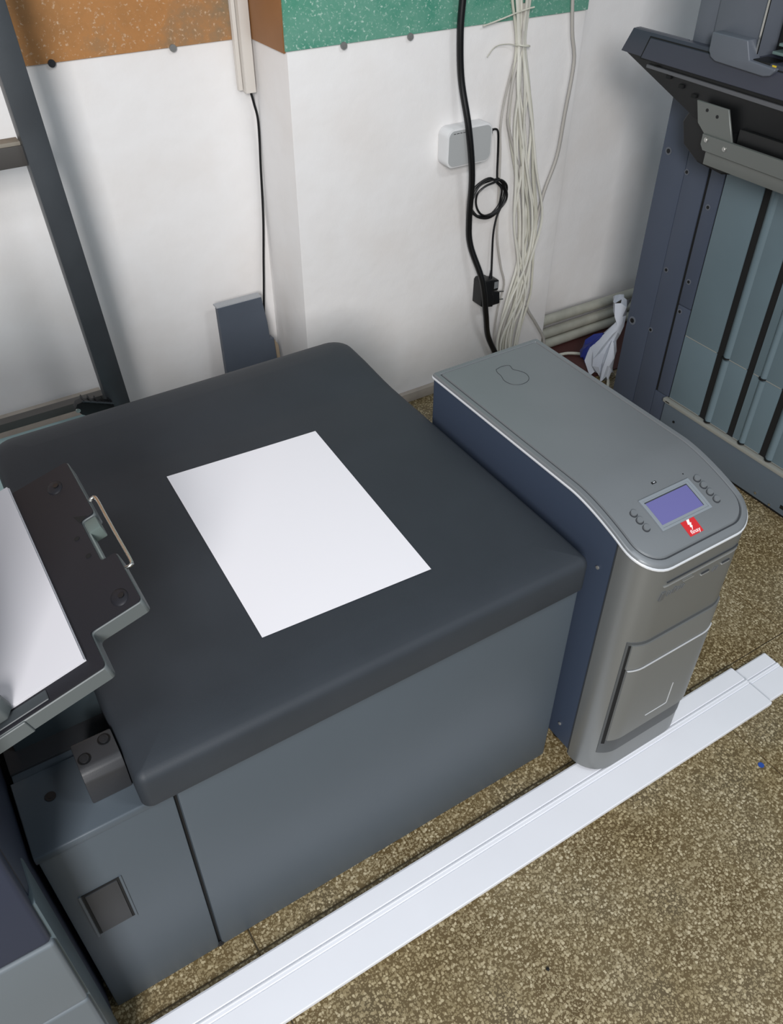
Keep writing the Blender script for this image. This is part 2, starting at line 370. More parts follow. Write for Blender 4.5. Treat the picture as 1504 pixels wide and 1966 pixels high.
obj('case', prism([(.006, 0), (.044, -.004), (.044, -.052), (.05, -.06), (.05, -.100), (.01, -.092), (0, -.086), (0, -.008)], ad, 1.978, 2.028, .004, 3), BLACK, t, 40)
obj('side_block', prism([(.044, -.006), (.071, -.013), (.071, -.048), (.044, -.046)], ad, 1.984, 2.02, .003, 2), BLACK, t, 40)
obj('plug_block', prism([(.048, -.048), (.080, -.058), (.084, -.100), (.050, -.100)], ad, 1.986, 2.018, .003, 2), BLACK, t, 40)
B('rating_label', mat('label_print', '#777a7c', .5), t, 1.640, 1.655, 1.9828, 1.9836, .349, .372)
obj('strain_relief', cyl((1.639, 2.004, .390), (.03, 0, 1), .0065, .03, 12, .0035), BLACK, t, 60)
for z in (.325, .297): obj('pin', tube([(1.668, 2.0, z), (1.695, 2.0, z-.005)], .0024, 1, 8), STEEL, t, 60)
thick = [(1.463, 1.40), (1.463, 1.222), (1.464, 1.188), (1.461, 1.107), (1.472, .994), (1.488, .872), (1.51, .74), (1.529, .597), (1.541, .513), (1.575, .40), (1.600, .282), (1.641, .174), (1.681, .094), (1.73, .012)]
tag(obj('power_cable', tube([(x, (1.966 if .27 < z < .42 else 1.970 if .7 < z < .95 else 1.995), z) for x, z in thick], .0095, 8, 10), CABB, sm=60), 'thick black power cable hanging in front of the router', 'cable')
lev = [(1.30, 1.635, 1.692), (1.196, 1.638, 1.696), (1.158, 1.643, 1.702), (1.056, 1.673, 1.701), (.95, 1.672, 1.727), (.835, 1.668, 1.764), (.695, 1.69, 1.797), (.542, 1.72, 1.828), (.40, 1.726, 1.832), (.272, 1.712, 1.826), (.142, 1.692, 1.79), (.04, 1.70, 1.79)]
NC = 13
fr = [k/(NC-1) for k in range(NC)]; order = fr[:]
for k in range(NC):
    P = []; f0 = fr[k]; f1 = fr[(k*5+3) % NC]; f2 = fr[(k*7+6) % NC]
    for i, (z, a, b_) in enumerate(lev):
        f = f0 if i < 5 else f0+(f1-f0)*min(1, (i-4)/3) if i < 8 else f1+(f2-f1)*min(1, (i-7)/3)
        f += random.uniform(-.10, .10) if i > 3 else random.uniform(-.03, .03)
        rr_ = .008 if i in (3,) else .02
        P.append((a+(b_-a)*f, 2.022-rr_*(.25+.9*((k*37) % NC)/NC), z))
    tag(obj('network_cable', tube(P, .0044, 5, 6), CABW2 if k % 3 else CABW, sm=60), 'white network cable hanging in the tied bundle on the pilaster', 'cable', 'white network cables in the bundle')
sA = [(1.680, 1.15), (1.684, 1.056), (1.666, .967), (1.659, .886), (1.662, .843), (1.69, .773), (1.722, .699), (1.751, .581), (1.76, .45), (1.745, .30), (1.715, .15), (1.71, .04)]
tag(obj('network_cable', tube([(x, 2.012, z) for x, z in sA], .0044, 5, 6), CABG, sm=60), 'grey cable bowing out left of the white bundle then crossing it', 'cable', 'loose cables by the bundle')
sB = [(1.678, 1.15), (1.68, 1.056), (1.648, .915), (1.641, .832), (1.649, .757), (1.658, .6), (1.665, .5), (1.69, .40), (1.712, .33), (1.695, .25), (1.690, .15), (1.70, .04)]
tag(obj('network_cable', tube([(x, 2.02, z) for x, z in sB], .0036, 5, 6), CABG, sm=60), 'thin pale cable hanging furthest left of the white bundle', 'cable', 'loose cables by the bundle')
gr = [(1.851, 1.3), (1.851, 1.179), (1.869, 1.063), (1.891, .98), (1.881, .839), (1.871, .719), (1.835, .614), (1.818, .516), (1.806, .394), (1.79, .31), (1.82, .221), (1.867, .152), (1.914, .082), (1.925, .05)]
tag(obj('network_cable', tube([(x, 2.016, z) for x, z in gr], .0052, 5, 8), CABG, sm=60), 'single grey cable hanging right of the white bundle near the pilaster edge', 'cable', 'loose cables by the bundle')
t = thing('cable_tie', 'pale plastic tie around the white cable bundle', 'cable tie', (1.687, 2.008, 1.05))
ring = [(1.687+.022*math.cos(2*math.pi*k/16), 2.010+.0155*math.sin(2*math.pi*k/16), 1.049-.004*math.cos(2*math.pi*k/16)) for k in range(17)]
obj('loop', tube(ring, .0022, 1, 6), CABW, t, 60)
obj('tail', tube([(1.668, 2.006, 1.049), (1.64, 2.015, 1.056), (1.60, 2.02, 1.053), (1.575, 2.021, 1.03)], .0014, 6, 6), CABW, t, 60)
tag(obj('string', tube([(1.55, 2.016, 1.108), (1.60, 2.012, 1.118), (1.66, 1.998, 1.135), (1.70, 1.992, 1.142)], .0022, 6, 6), CABW, sm=60), 'short pale string crossing the green panel to the cable bundle', 'string')
# pipes in the recess behind the tall machine
for i, (z0, z1, lab) in enumerate(((.106, .093, 'topmost of three painted heating pipes along the right wall'), (.056, .053, 'middle of three painted heating pipes along the right wall'), (.020, .020, 'lowest of three painted heating pipes, lying by the floor'))):
    t = thing('heating_pipe', lab, 'pipe', (2.4, 2.06, min(z0, z1)-.018), 'heating pipes along the right wall')
    y = (2.068, 2.060, 2.046)[i]
    obj('pipe', tube([(1.932, y, z0), (3.0, y, z1)], .0185, 1, 16), PIPE, t, 60)
    obj('collar', cyl((1.945, y, z0), (1, 0, 0), .0205, .016, 16), PIPE, t, 60)
# cables on the floor behind the ups
for P, lab in (([(1.78, 1.99, .05), (1.9, 1.98, .012), (2.0, 1.96, .012), (2.05, 1.90, .012), (2.02, 1.80, .02), (1.97, 1.72, .012), (1.8, 1.60, .008)], 'pale cable curving over the floor by the plastic bag'), ([(1.76, 1.98, .03), (1.86, 1.93, .008), (1.93, 1.80, .012), (1.92, 1.72, .016), (1.88, 1.62, .01), (1.72, 1.45, .008)], 'pale cable on the floor between the power unit and tall machine')):
    tag(obj('floor_cable', tube(P, .0055, 6, 8), CABW, sm=60), lab, 'cable', 'pale cables on the floor')
# crumpled bag
t = thing('plastic_bag', 'crumpled white plastic bag with blue print behind the tall machine', 'bag', (2.0, 1.8, 0))
def bag(secs, m, nm, par, n=14):
    b = bmesh.new(); rs = []
    for (cx, cy, cz, a, bb, ph) in secs:
        rs.append([b.verts.new((cx+(a+.25*a*math.sin(k*2.3+ph))*math.cos(2*math.pi*k/n), cy+(bb+.28*bb*math.sin(k*2.9+ph*2))*math.sin(2*math.pi*k/n), cz+.012*math.sin(k*1.9+ph))) for k in range(n)])
    for p, q in zip(rs, rs[1:]):
        for k in range(n): b.faces.new((p[k], p[(k+1) % n], q[(k+1) % n], q[k]))
    b.faces.new(rs[0][::-1]); b.faces.new(rs[-1]); return obj(nm, b, m, par, 25)
bag([(2.02, 1.80, .015, .045, .035, 0), (2.01, 1.815, .06, .05, .04, 1), (2.00, 1.81, .10, .045, .036, 2), (2.0, 1.785, .15, .032, .026, 2.6), (2.0, 1.76, .20, .018, .018, 3), (2.0, 1.745, .235, .01, .012, 3.5), (2.0, 1.757, .27, .018, .022, 4), (2.0, 1.763, .31, .022, .028, 5)], BAGW, 'bag_body', t)
bag([(1.972, 1.842, .055, .010, .014, 0), (1.968, 1.848, .078, .022, .020, 1), (1.975, 1.838, .115, .026, .020, 2), (1.985, 1.815, .145, .020, .016, 2.6), (1.99, 1.795, .165, .008, .008, 3)], BLUE, 'blue_print', t, 10)
bag([(1.985, 1.757, .02, .018, .014, 1), (1.985, 1.755, .07, .016, .018, 2), (1.99, 1.75, .12, .015, .018, 3), (1.99, 1.752, .16, .008, .01, 4)], BAGW, 'fold', t, 10)

# ------------------------------------------------------------------ paper feed unit
t = thing('paper_feed_unit', 'low grey paper feed cabinet with dark lid in the middle', 'paper feeder', (.36, 1.1, 0))
B('cabinet', BODY, t, -.106, .834, .72, 1.5, .012, .526, bev=.004)
dr = B('door', BODY, t, -.108, .0810, .702, .722, .006, .5165, bev=.006)
d2 = B('door', BODY, t, .0855, .835, .702, .722, .006, .5285, bev=.006)
obj('deck_edge', prism([(.702, .516), (.6995, .5175), (.7005, .5290), (.7025, .5305), (.830, .5305), (.830, .516)], lambda y, z, x: (x, y, z), -.110, .0825, .0012, 1), BODYD if False else BODY, t, 40)
B('door_gap', BLACKM, t, .0812, .0853, .7085, .721, .004, .526)
screw(t, (.0835, .704, .012), (0, -1, 0), .006, .004, SCREWD)
lt = B('latch_pocket', BLACKM, dr, -.0805, -.0255, .7005, .7025, .268, .391)
B('latch_plate', BODYD, lt, -.0765, -.0295, .6985, .7015, .271, .388, bev=.001)
B('latch_rail', BODY, lt, -.0848, -.0815, .700, .7025, .262, .392)
B('latch_rail', BODY, lt, -.0255, -.0222, .700, .7025, .262, .392)
B('rear_deck', BODYD, t, -.106, .05, .845, 1.49, .525, .531, bev=.002)
B('deck_wall', mat('deck_teal', '#3c464b', .5), t, -.09, .042, .880, .895, .53, .60, bev=.002)
hb = obj('hinge_block', prism([(.738, .531), (.735, .585), (.742, .597), (.750, .6005), (.792, .6005), (.797, .595), (.797, .531)], lambda y, z, x: (x, y, z), -.019, .037, .0025, 2), BODYD, t, 40)
for x, y in ((.024, .779), (-.008, .762)):
    obj('screw_well', cyl((x, y, .6005), (0, 0, 1), .009, .0016, 20), BLACK, hb)
    screw(hb, (x, y, .602), (0, 0, 1), .0065, .0025, SCREWD)
screw(t, (-.066, .781, .531), (0, 0, 1), .0075, .003, SCREWD)
ys = [1.49, 1.44, 1.40, 1.36, 1.335, 1.327, 1.319, 1.30, 1.2, 1.1, 1.0, .9, .8, .76]
rl = RR(.038, .838, .690, 1.552, .016, .05, ys)
def lz(y, z):
    if z < .56: return z
    k = (z-.56)/.05
    rear = max(0, min(1, (y-1.322)/.16)); front = max(0, (.80-y)/.11)
    return z+k*(.012*rear*rear*(3-2*rear)+.0035*rear-.004*front*front)
lid = obj('lid', skin(rl, [(.012, .5305), (.002, .5305), (0, .534), (0, .588), (.0009, .5935), (.003, .5985), (.007, .6025), (.013, .605), (.028, .6075), (.05, .6095), (.07, .61)], lz, True, True), LIDM, t, 35)
# sheet of paper on the lid
def lidz(x, y): return .6112
P = [(.303, 1.273), (.609, 1.255), (.5865, .807), (.285, .821)]
b = bmesh.new(); nx, ny = 8, 10; g = []
for j in range(ny+1):
    row = []
    for i in range(nx+1):
        u, v = i/nx, j/ny
        x = (P[0][0]*(1-u)+P[1][0]*u)*(1-v)+(P[3][0]*(1-u)+P[2][0]*u)*v; y = (P[0][1]*(1-u)+P[1][1]*u)*(1-v)+(P[3][1]*(1-u)+P[2][1]*u)*v
        row.append((x, y, .6108+.0015*max(0, u-.6)*(1-v)+.0008*u*v))
    g.append(row)
lo = [[b.verts.new(p) for p in r] for r in g]; hi = [[b.verts.new((p[0], p[1], p[2]+.0004)) for p in r] for r in g]
for j in range(ny):
    for i in range(nx):
        b.faces.new((hi[j][i], hi[j][i+1], hi[j+1][i+1], hi[j+1][i])); b.faces.new((lo[j][i], lo[j+1][i], lo[j+1][i+1], lo[j][i+1]))
for j in range(ny):
    for i in (0, nx): b.faces.new((lo[j][i], hi[j][i], hi[j+1][i], lo[j+1][i]))
for i in range(nx):
    for j in (0, ny): b.faces.new((lo[j][i], hi[j][i], hi[j][i+1], lo[j][i+1]))
tag(obj('paper_sheet', b, PAPER), 'single blank white sheet lying on the dark lid', 'paper')

# ------------------------------------------------------------------ bypass tray (tilted up to the right)
TA = rad(16)
def TF(s, y, n): return (.03+s*math.cos(TA)-n*math.sin(TA), y, .85+s*math.sin(TA)+n*math.cos(TA))
t = thing('bypass_tray', 'tilted dark paper tray with wire handle at the left', 'paper tray', (-.02, .86, .82))
def roundpoly(P, r, n=4):
    out = []; m_ = len(P)
    for i in range(m_):
        a, p, c = Vector(P[i-1]), Vector(P[i]), Vector(P[(i+1) % m_]); u = (a-p).normalized(); w_ = (c-p).normalized()
        for k in range(n+1):
            q = k/n; e = p+u*r*(1-q)**2+w_*r*q**2; out.append((e.x, e.y))
    return out
def ins(P, d):
    out = []; m_ = len(P)
    for i in range(m_):
        a, p, c = Vector(P[i-1]), Vector(P[i]), Vector(P[(i+1) % m_]); e1 = (p-a).normalized(); e2 = (c-p).normalized()
        n1 = Vector((-e1.y, e1.x)); n2 = Vector((-e2.y, e2.x)); out.append(tuple(p+(n1+n2)*d))
    return out
OUT = [(-.146, .672), (.0215, .672), (.0215, .729), (.089, .729), (.089, .826), (.0690, .826), (.0690, .911), (.089, .911), (.089, 1.042), (-.146, 1.042)]
obj('tray_body', prism(roundpoly(OUT, .006), TF, -.024, -.002, .001, 1), TRAYM, t, 40)
obj('tray_plate', prism(roundpoly(ins(OUT, .0016), .0055), TF, -.002, .0003), TRAYD, t)
B_ = prism([(.067, .828), (.0715, .828), (.0715, .910), (.067, .910)], TF, -.020, -.004); obj('notch_wall', B_, mat('notch_grey', '#6d7775', .5), t)
obj('notch_stop', prism([(.0705, .884), (.087, .884), (.087, .908), (.0705, .908)], TF, -.022, -.0015, .002, 2), mat('notch_green', '#5a6663', .5), t, 40)
obj('wire_handle', tube([TF(.089, .942, -.004), TF(.094, .944, -.003), TF(.0985, .939, -.003), TF(.0985, .90, -.003), TF(.0985, .85, -.003), TF(.0985, .80, -.003), TF(.0955, .793, -.003), TF(.089, .7945, -.004)], .0024, 6, 8), STEEL, t, 60)
for s, y in ((.058, 1.0015), (.067, .7525)):
    d_ = bmesh.new(); bmesh.ops.create_uvsphere(d_, u_segments=20, v_segments=10, radius=1)
    for v in d_.verts: v.co = Vector(TF(s+v.co.x*.011, y+v.co.y*.014, v.co.z*.0035))
    bo = obj('boss', d_, TRAYD, t, 60)
    obj('boss_screw', cyl(TF(s+.003, y-.002, .0035), (-math.sin(TA), 0, math.cos(TA)), .0038, .002, 12), BLACK, bo)
obj('arrow_mark', prism([(.062, .926), (.078, .914), (.066, .908)], TF, .0003, .0007), BLACKM, t)
for s, y in ((.054, .8845), (.057, .8445)): obj('plate_hole', cyl(TF(s, y, .0005), (-math.sin(TA), 0, math.cos(TA)), .0036, .0012, 12), BLACKM, t)
obj('slide_insert', prism([(-.11, .676), (-.048, .676), (-.048, .691), (-.11, .691)], TF, .0003, .0022, .0008, 1), mat('insert', '#3a3f42', .5), t)
obj('rim_step', prism([(-.146, .6695), (-.081, .6695), (-.081, .673), (-.146, .673)], TF, -.0235, -.002, .0008, 1), TRAYM, t)
obj('side_guide', prism([(-.136, .678), (-.092, .678), (-.084, .690), (-.086, .700), (-.104, .712), (-.136, .725)], TF, .0075, .030, .003, 2), TRAYM, t, 40)
obj('support_arm', prism([(-.146, .75), (-.04, .75), (-.04, .78), (-.146, .78)], TF, -.05, -.024, .002, 1), BLACK, t)
t = thing('paper_stack', 'thin stack of white paper lying on the tilted tray', 'paper', (-.06, .87, .83))
for k in range(7):
    j = random.uniform(-.0006, .0006)
    obj('sheet', prism([(-.142, .694+j), (.0035+j, .694+j), (.0035+j, 1.051+j), (-.142, 1.051+j)], TF, .0006+k*.0009, .0013+k*.0009), PAPER_SHADED, t)

# ------------------------------------------------------------------ printer body at the lower left
t = thing('printer', 'large navy and grey printer cut off at the lower left', 'printer', (-.5, 1.0, 0))
B('housing', mat('printer_side', '#2a3040', .45), t, -.95, -.116, .612, 1.07, .03, 1.13, bev=.012)
B('front_door', NAVY, t, -.93, -.1185, .5935, .615, .513, 1.08, bev=.008, seg=3)
B('drawer', GREYL, t, -.93, -.117, .592, .615, .331, .5105, bev=.006, seg=3)
B('drawer', GREYL, t, -.93, -.117, .592, .615, .06, .3275, bev=.006, seg=3)
B('side_trim', mat('printer_trim', '#4f5c62', .45), t, -.122, -.1135, .601, .668, .035, .60, bev=.003)
B('top_seam', BLACKM, t, -.949, -.1155, .611, 1.071, 1.02, 1.023)
B('plinth', BLACK, t, -.92, -.13, .63, 1.05, 0, .035)

# ------------------------------------------------------------------ uninterruptible power supply
def zt(y): return .681 if y >= .79 else .681-.055*(max(0, .79-y)/.19)**1.6
t = thing('ups_tower', 'silver grey tower power unit with small display beside the feeder', 'power unit', (1.0, .91, 0))
ysU = [1.21, 1.1, .95, .82, .79]+[.78-.01*k for k in range(12)]
UR = RR(.865, 1.142, .595, 1.222, .060, .008, ysU); XM = 2*UR.xc
zf = lambda y, z: z if z < .3 else zt(y)+(z-1)
bodyb = skin(UR, [(.003, .042), (.003, 1-.012)], zf, True, True); obj('side_panels', bodyb, UPSSIDE, t, 40)
# front bezel : open strip following the front outline
lp = UR.half(.0008); lp = [(x, y) for x, y in lp if y <= .665]; lp = [(.8658, .6655)]+lp; full = lp+[(XM-x, y) for x, y in lp[-2::-1]]
def strip(ptsA, ptsB, z0f, z1f, nz=1):
    b = bmesh.new(); n = len(ptsA); A = []; Bq = []
    for j in range(nz+1):
        q = j/nz
        A.append([b.verts.new((x, y, z0f(y)*(1-q)+z1f(y)*q)) for x, y in ptsA]); Bq.append([b.verts.new((x, y, z0f(y)*(1-q)+z1f(y)*q)) for x, y in ptsB])
    for j in range(nz):
        for i in range(n-1):
            b.faces.new((A[j][i], A[j][i+1], A[j+1][i+1], A[j+1][i])); b.faces.new((Bq[j][i], Bq[j+1][i], Bq[j+1][i+1], Bq[j][i+1]))
        for i in (0, n-1): b.faces.new((A[j][i], A[j+1][i], Bq[j+1][i], Bq[j][i]))
    for i in range(n-1):
        b.faces.new((A[0][i], Bq[0][i], Bq[0][i+1], A[0][i+1])); b.faces.new((A[nz][i], A[nz][i+1], Bq[nz][i+1], Bq[nz][i]))
    return b
def outl(d, lim=.665, xlo=None, xhi=None):
    h = [(x, y) for x, y in UR.half(d) if y <= lim]; h = [(UR.x0+d, lim)]+h; f_ = h+[(XM-x, y) for x, y in h[-2::-1]]
    if xlo is None: return f_
    # resample between xlo and xhi along the front
    out = []; N_ = 48; xs_ = [p for p in f_]
    def at(x):
        for (xa, ya), (xb, yb) in zip(f_, f_[1:]):
            if xa <= x <= xb and xb > xa: return ya+(yb-ya)*(x-xa)/(xb-xa)
        return f_[0][1]
    for k in range(N_+1):
        x = xlo+(xhi-xlo)*k/N_; out.append((x, at(x)))
    return out
bez = obj('front_bezel', strip(outl(.0005), outl(.006), lambda y: .030, lambda y: zt(y)-.0115), UPSFRONT, t, 40)
obj('seam', strip(outl(.0012, .6685), outl(.0020, .6685), lambda y: .032, lambda y: zt(y)-.012), GROOVE, t)
obj('recess_shade_plate', strip(outl(-.0006, .665, .884, 1.123), outl(.004, .665, .884, 1.123), lambda y: .092, lambda y: .436), mat('recess_shade_grey', '#55585a', .5, .3), t, 40)  # proud dark plate, its colour stands in for the shade of a recess
obj('door_gap', strip(outl(-.0010, .665, .887, .8925), outl(.004, .665, .887, .8925), lambda y: .125, lambda y: .428), BLACKM, t, 40)  # black strip laid on the surface for the shade beside the door
dd = obj('battery_door', strip(outl(-.0045, .665, .8925, 1.117), outl(.004, .665, .8925, 1.117), lambda y: .140, lambda y: .360), UPSDOOR, t, 40)
obj('upper_flap', strip(outl(-.0035, .665, .8905, 1.119), outl(.004, .665, .8905, 1.119), lambda y: .3635, lambda y: .430), UPSDOOR, t, 40)
obj('door_lip', strip(outl(-.0056, .665, .8925, 1.117), outl(-.003, .665, .8925, 1.117), lambda y: .3598, lambda y: .3612), UPSRIM, dd)
fx = lambda x, z, tt: (x, tt, z)
for a in ((.980, 1.040, .172, .1735), (1.0385, 1.040, .172, .238)): obj('door_outline', prism([(a[0], a[2]), (a[1], a[2]), (a[1], a[3]), (a[0], a[3])], fx, .5895, .591), UPSRIM, dd)
# embossed band on the bezel; its relief shading is painted dark and pale
EMB = mat('emboss_lit_line', '#a4a6a5', .35, .4)
obj('emboss_rib', strip(outl(-.0016, .665, .923, 1.10), outl(.002, .665, .923, 1.10), lambda y: .5815, lambda y: .5832), GROOVE, bez, 40)
obj('emboss_rib', strip(outl(-.0022, .665, .923, 1.10), outl(.002, .665, .923, 1.10), lambda y: .5790, lambda y: .5812), UPSFRONT, bez, 40)
obj('emboss_rib', strip(outl(-.0018, .665, .918, 1.10), outl(.002, .665, .918, 1.10), lambda y: .5725, lambda y: .5740), EMB, bez, 40)
obj('emboss_mark', prism([(.960, .5715), (.985, .5715), (.990, .5655), (.966, .5655)], fx, .592, .597, .0006, 1), UPSFRONT, bez)
obj('emboss_mark', prism([(.964, .5650), (.990, .5650), (.991, .5638), (.966, .5638)], fx, .592, .597), EMB, bez)
def mark(x, z, w, h, sk=.004): obj('emboss_letter', prism([(x, z), (x+w, z), (x+w+sk, z+h), (x+sk, z+h)], fx, .5932, .597, .0004, 1), mat('emboss_grey', '#686a6b', .45, .4), bez)
for i, (x, w_, h_) in enumerate(((.914, .010, .018), (.931, .0024, .010), (.938, .0024, .008), (.945, .005, .012), (.955, .0022, .008), (.962, .0022, .010), (.968, .0024, .008), (1.044, .003, .009), (1.052, .0022, .009))): mark(x, .541+(.004 if i else 0), w_, h_)
for x in (1.014, 1.066):
    obj('emboss_slot', prism([(x, .5545), (x+.018, .5545), (x+.019, .5565), (x+.001, .5565)], fx, .5932, .597), GROOVE, bez)
    obj('emboss_slot', prism([(x-.001, .5518), (x+.018, .5518), (x+.0185, .5535), (x, .5535)], fx, .5928, .597), EMB, bez)
# top
tc = obj('top_cover', skin(UR, [(.002, 1-.0125), (0, 1-.0045), (.0012, 1-.0012), (.003, 1), (.0115, 1), (.0130, 1-.0025), (.0150, 1-.0025), (.0165, 1+.0008), (.018, 1+.001)], zf, True), UPSTOP, t, 30)
obj('edge_highlight', skin(UR, [(.001, 1-.0100), (-.0014, 1-.0094), (-.0018, 1-.0064), (-.0006, 1-.0050), (.002, 1-.0055)], zf, False), UPSRIM, t, 50)  # painted highlight: bright strip for the light caught by the cover's bevel
obj('cover_groove', skin(UR, [(.0122, 1-.0022), (.0150, 1-.0020)], zf, False), GROOVE, tc)
def onS(x, y, n):
    e = 1e-3; s_ = (zt(y+e)-zt(y-e))/(2*e); k = 1/math.sqrt(1+s_*s_)
    return (x, y-s_*k*n, zt(y)+.001+k*n)
def sprism(poly, n0, n1, bev=0):
    return prism(poly, lambda x, y, n: onS(x, y, n), n0, n1, bev, 1)
def sgrid(x0, x1, y0, y1, n0, n1, my=8):
    Pl = [(x0, y0+(y1-y0)*k/my) for k in range(my+1)]+[(x1, y1-(y1-y0)*k/my) for k in range(my+1)]; b = bmesh.new()
    A = [[b.verts.new(onS(x, y0+(y1-y0)*k/my, n)) for k in range(my+1)] for n in (n0, n1) for x in (x0, x1)]
    for k in range(my):
        b.faces.new((A[2][k], A[3][k], A[3][k+1], A[2][k+1])); b.faces.new((A[0][k], A[0][k+1], A[1][k+1], A[1][k]))
        b.faces.new((A[0][k], A[2][k], A[2][k+1], A[0][k+1])); b.faces.new((A[1][k], A[1][k+1], A[3][k+1], A[3][k]))
    for k in (0, my): b.faces.new((A[0][k], A[1][k], A[3][k], A[2][k]))
    return b
dp = obj('display_frame', sgrid(.945, 1.064, .646, .709, -.001, .0016), LCDF, t, 40)
for a in ((.945, .950, .646, .709), (1.059, 1.064, .646, .709), (.950, 1.059, .646, .650), (.950, 1.059, .7045, .709)): obj('bezel_bar', sgrid(*a, .0014, .0030), LCDF, dp, 40)
obj('screen', sgrid(.953, 1.0515, .6555, .6995, .0014, .0021), LCD, dp, 40)
obj('screen_edge', sgrid(.952, 1.053, .6995, .7015, .0016, .0022, 2), GROOVE, dp)
obj('screen_edge', sgrid(1.0515, 1.053, .6555, .6995, .0016, .0022), GROOVE, dp)
nrm = lambda y: Vector(onS(0, y, 1))-Vector(onS(0, y, 0))
bm_ = cyl((0, 0, 0), (0, 0, 1), .0062, .004, 20, .0056); bme = bpy.data.meshes.new('button'); bm_.to_mesh(bme); bm_.free(); bme.materials.append(UPSTOP)
rg_ = cyl((0, 0, 0), (0, 0, 1), .0071, .002, 20); rme = bpy.data.meshes.new('button_ring'); rg_.to_mesh(rme); rg_.free(); rme.materials.append(GROOVE)
for x, y in ((.921, .694), (.9218, .679), (.923, .6635), (1.0815, .702), (1.0825, .6865), (1.0835, .671), (1.085, .6555)):
    o = link('button', bme, None, t, onS(x, y, .0018)); o.rotation_euler = Vector((0, 0, 1)).rotation_difference(nrm(y)).to_euler()
    r_ = link('button_ring', rme, None, o, (0, 0, 0)); r_.location = (-.0006, -.0010, -.0016); 
led = obj('indicator_led', sgrid(.9955, 1.0055, .7265, .7305, 0, .0012, 2), BLACK, t); obj('led_lens', sgrid(.9985, 1.003, .7278, .7295, .001, .0016, 2), UPSRIM, led)
obj('pin_hole', sgrid(1.0640, 1.0660, .7195, .7215, 0, .0006, 2), BLACK, t)
st = obj('brand_sticker', sgrid(.9875, 1.0190, .6195, .6470, .0002, .0007, 5), RED, t)
for P in ([(1.0135, .6535), (1.0195, .6535), (1.0165, .6475), (1.0195, .6475), (1.0160, .6425), (1.0180, .6425), (1.0120, .6345), (1.0138, .6405), (1.0115, .6405), (1.0135, .6455), (1.0105, .6455)],):
    P = [(x-.0125, y-.0075) for x, y in P]; obj('lightning_mark', sprism(P, .0007, .0011), WHITE, st)
cu = bpy.data.curves.new('txt', 'FONT'); cu.body = 'finay'; cu.size = .0115; cu.align_x = 'CENTER'; cu.extrude = .0002
to = bpy.data.objects.new('txt', cu); COL.objects.link(to); bpy.context.view_layer.update()
tme = bpy.data.meshes.new_from_object(to.evaluated_get(bpy.context.evaluated_depsgraph_get())); bpy.data.objects.remove(to)
for v in tme.vertices: v.co = Vector(onS(1.0040+v.co.x*1.05, .6220+v.co.y*.85, .0009+v.co.z))
tme.materials.clear(); link('sticker_lettering', tme, WHITE, st)
# teardrop cover outline on the top
ov = [(x, y, .6822) for x, y in [(0.9848, 1.1611), (1.0019, 1.1646), (1.018, 1.1597), (1.0151, 1.1436), (1.0227, 1.1313), (1.0275, 1.1169), (1.0223, 1.1002), (1.0081, 1.0906), (0.9903, 1.0907), (0.9771, 1.1007), (0.9732, 1.1183), (0.9788, 1.1365), (0.98, 1.1501), (0.9848, 1.1611)]]
obj('cover_outline', tube(ov, .0006, 4, 5), GROOVE, t)
for z, y in ((.560, .6985), (.092, .704)): screw(t, (.8665, y, z), (-1, 0, 0), .0036, .002, SCREW)
for x in (.905, 1.11):
    for y in (.73, 1.17): obj('foot', cyl((x, y, .0215), (0, 0, 1), .017, .043, 16, .020), BLACK, t, 50)

# ------------------------------------------------------------------ white plastic profiles on the floor
def profile(name, label, x0, x1, y0, y1, z0):
    W_ = y1-y0; h = .0095
    pr = [(0, 0), (0, .0085), (.002, h-.0004), (.50*W_, h-.0004), (.53*W_, h-.0004), (.545*W_, h-.0022), (.555*W_, h+.0006), (.585*W_, h+.0008), (.64*W_, h+.0008), (.66*W_, h-.0020), (.675*W_, h), (.97*W_, h-.0005), (W_, .0075), (W_, 0)]
    t = thing(name, label, 'plastic trim', ((x0+x1)/2, (y0+y1)/2, z0), 'white trims on the floor')
    obj('strip', prism([(a, c) for a, c in pr], lambda a, c, x: (x, y0+a, z0+c), x0, x1), PVC, t)
    obj('ridge', prism([(.60*W_, h+.0004), (.605*W_, h+.0018), (.625*W_, h+.0018), (.63*W_, h+.0004)], lambda a, c, x: (x, y0+a, z0+c), x0, x1), PVC, t)
    return t
profile('plastic_trim', 'lower white plastic trim strip sticking out at the right end', -.55, 1.468, .535, .637, .0002)
profile('plastic_trim', 'upper white plastic trim strip lying on top along the floor', -.62, 1.355, .5255, .6435, .0112)
obj_ = tag(obj('blue_sticker_dot', cyl((1.218, .436, .0006), (0, 0, 1), .0065, .001, 16), BLUEDOT), 'small round blue dot stuck to the floor', 'sticker')
for i, (x, y, l_) in enumerate(((.668, .165, 'small dark crumb on the open floor at the bottom'), (.56, .36, 'tiny dark crumb near the white trim on the floor'))):
    b = bmesh.new(); bmesh.ops.create_icosphere(b, subdivisions=1, radius=.0035)
    for v in b.verts: v.co = Vector((x+v.co.x*random.uniform(.7, 1.3), y+v.co.y*random.uniform(.7, 1.3), .002+v.co.z*.6))
    tag(obj('crumb', b, BLACKM), l_, 'crumb', 'crumbs on the floor')

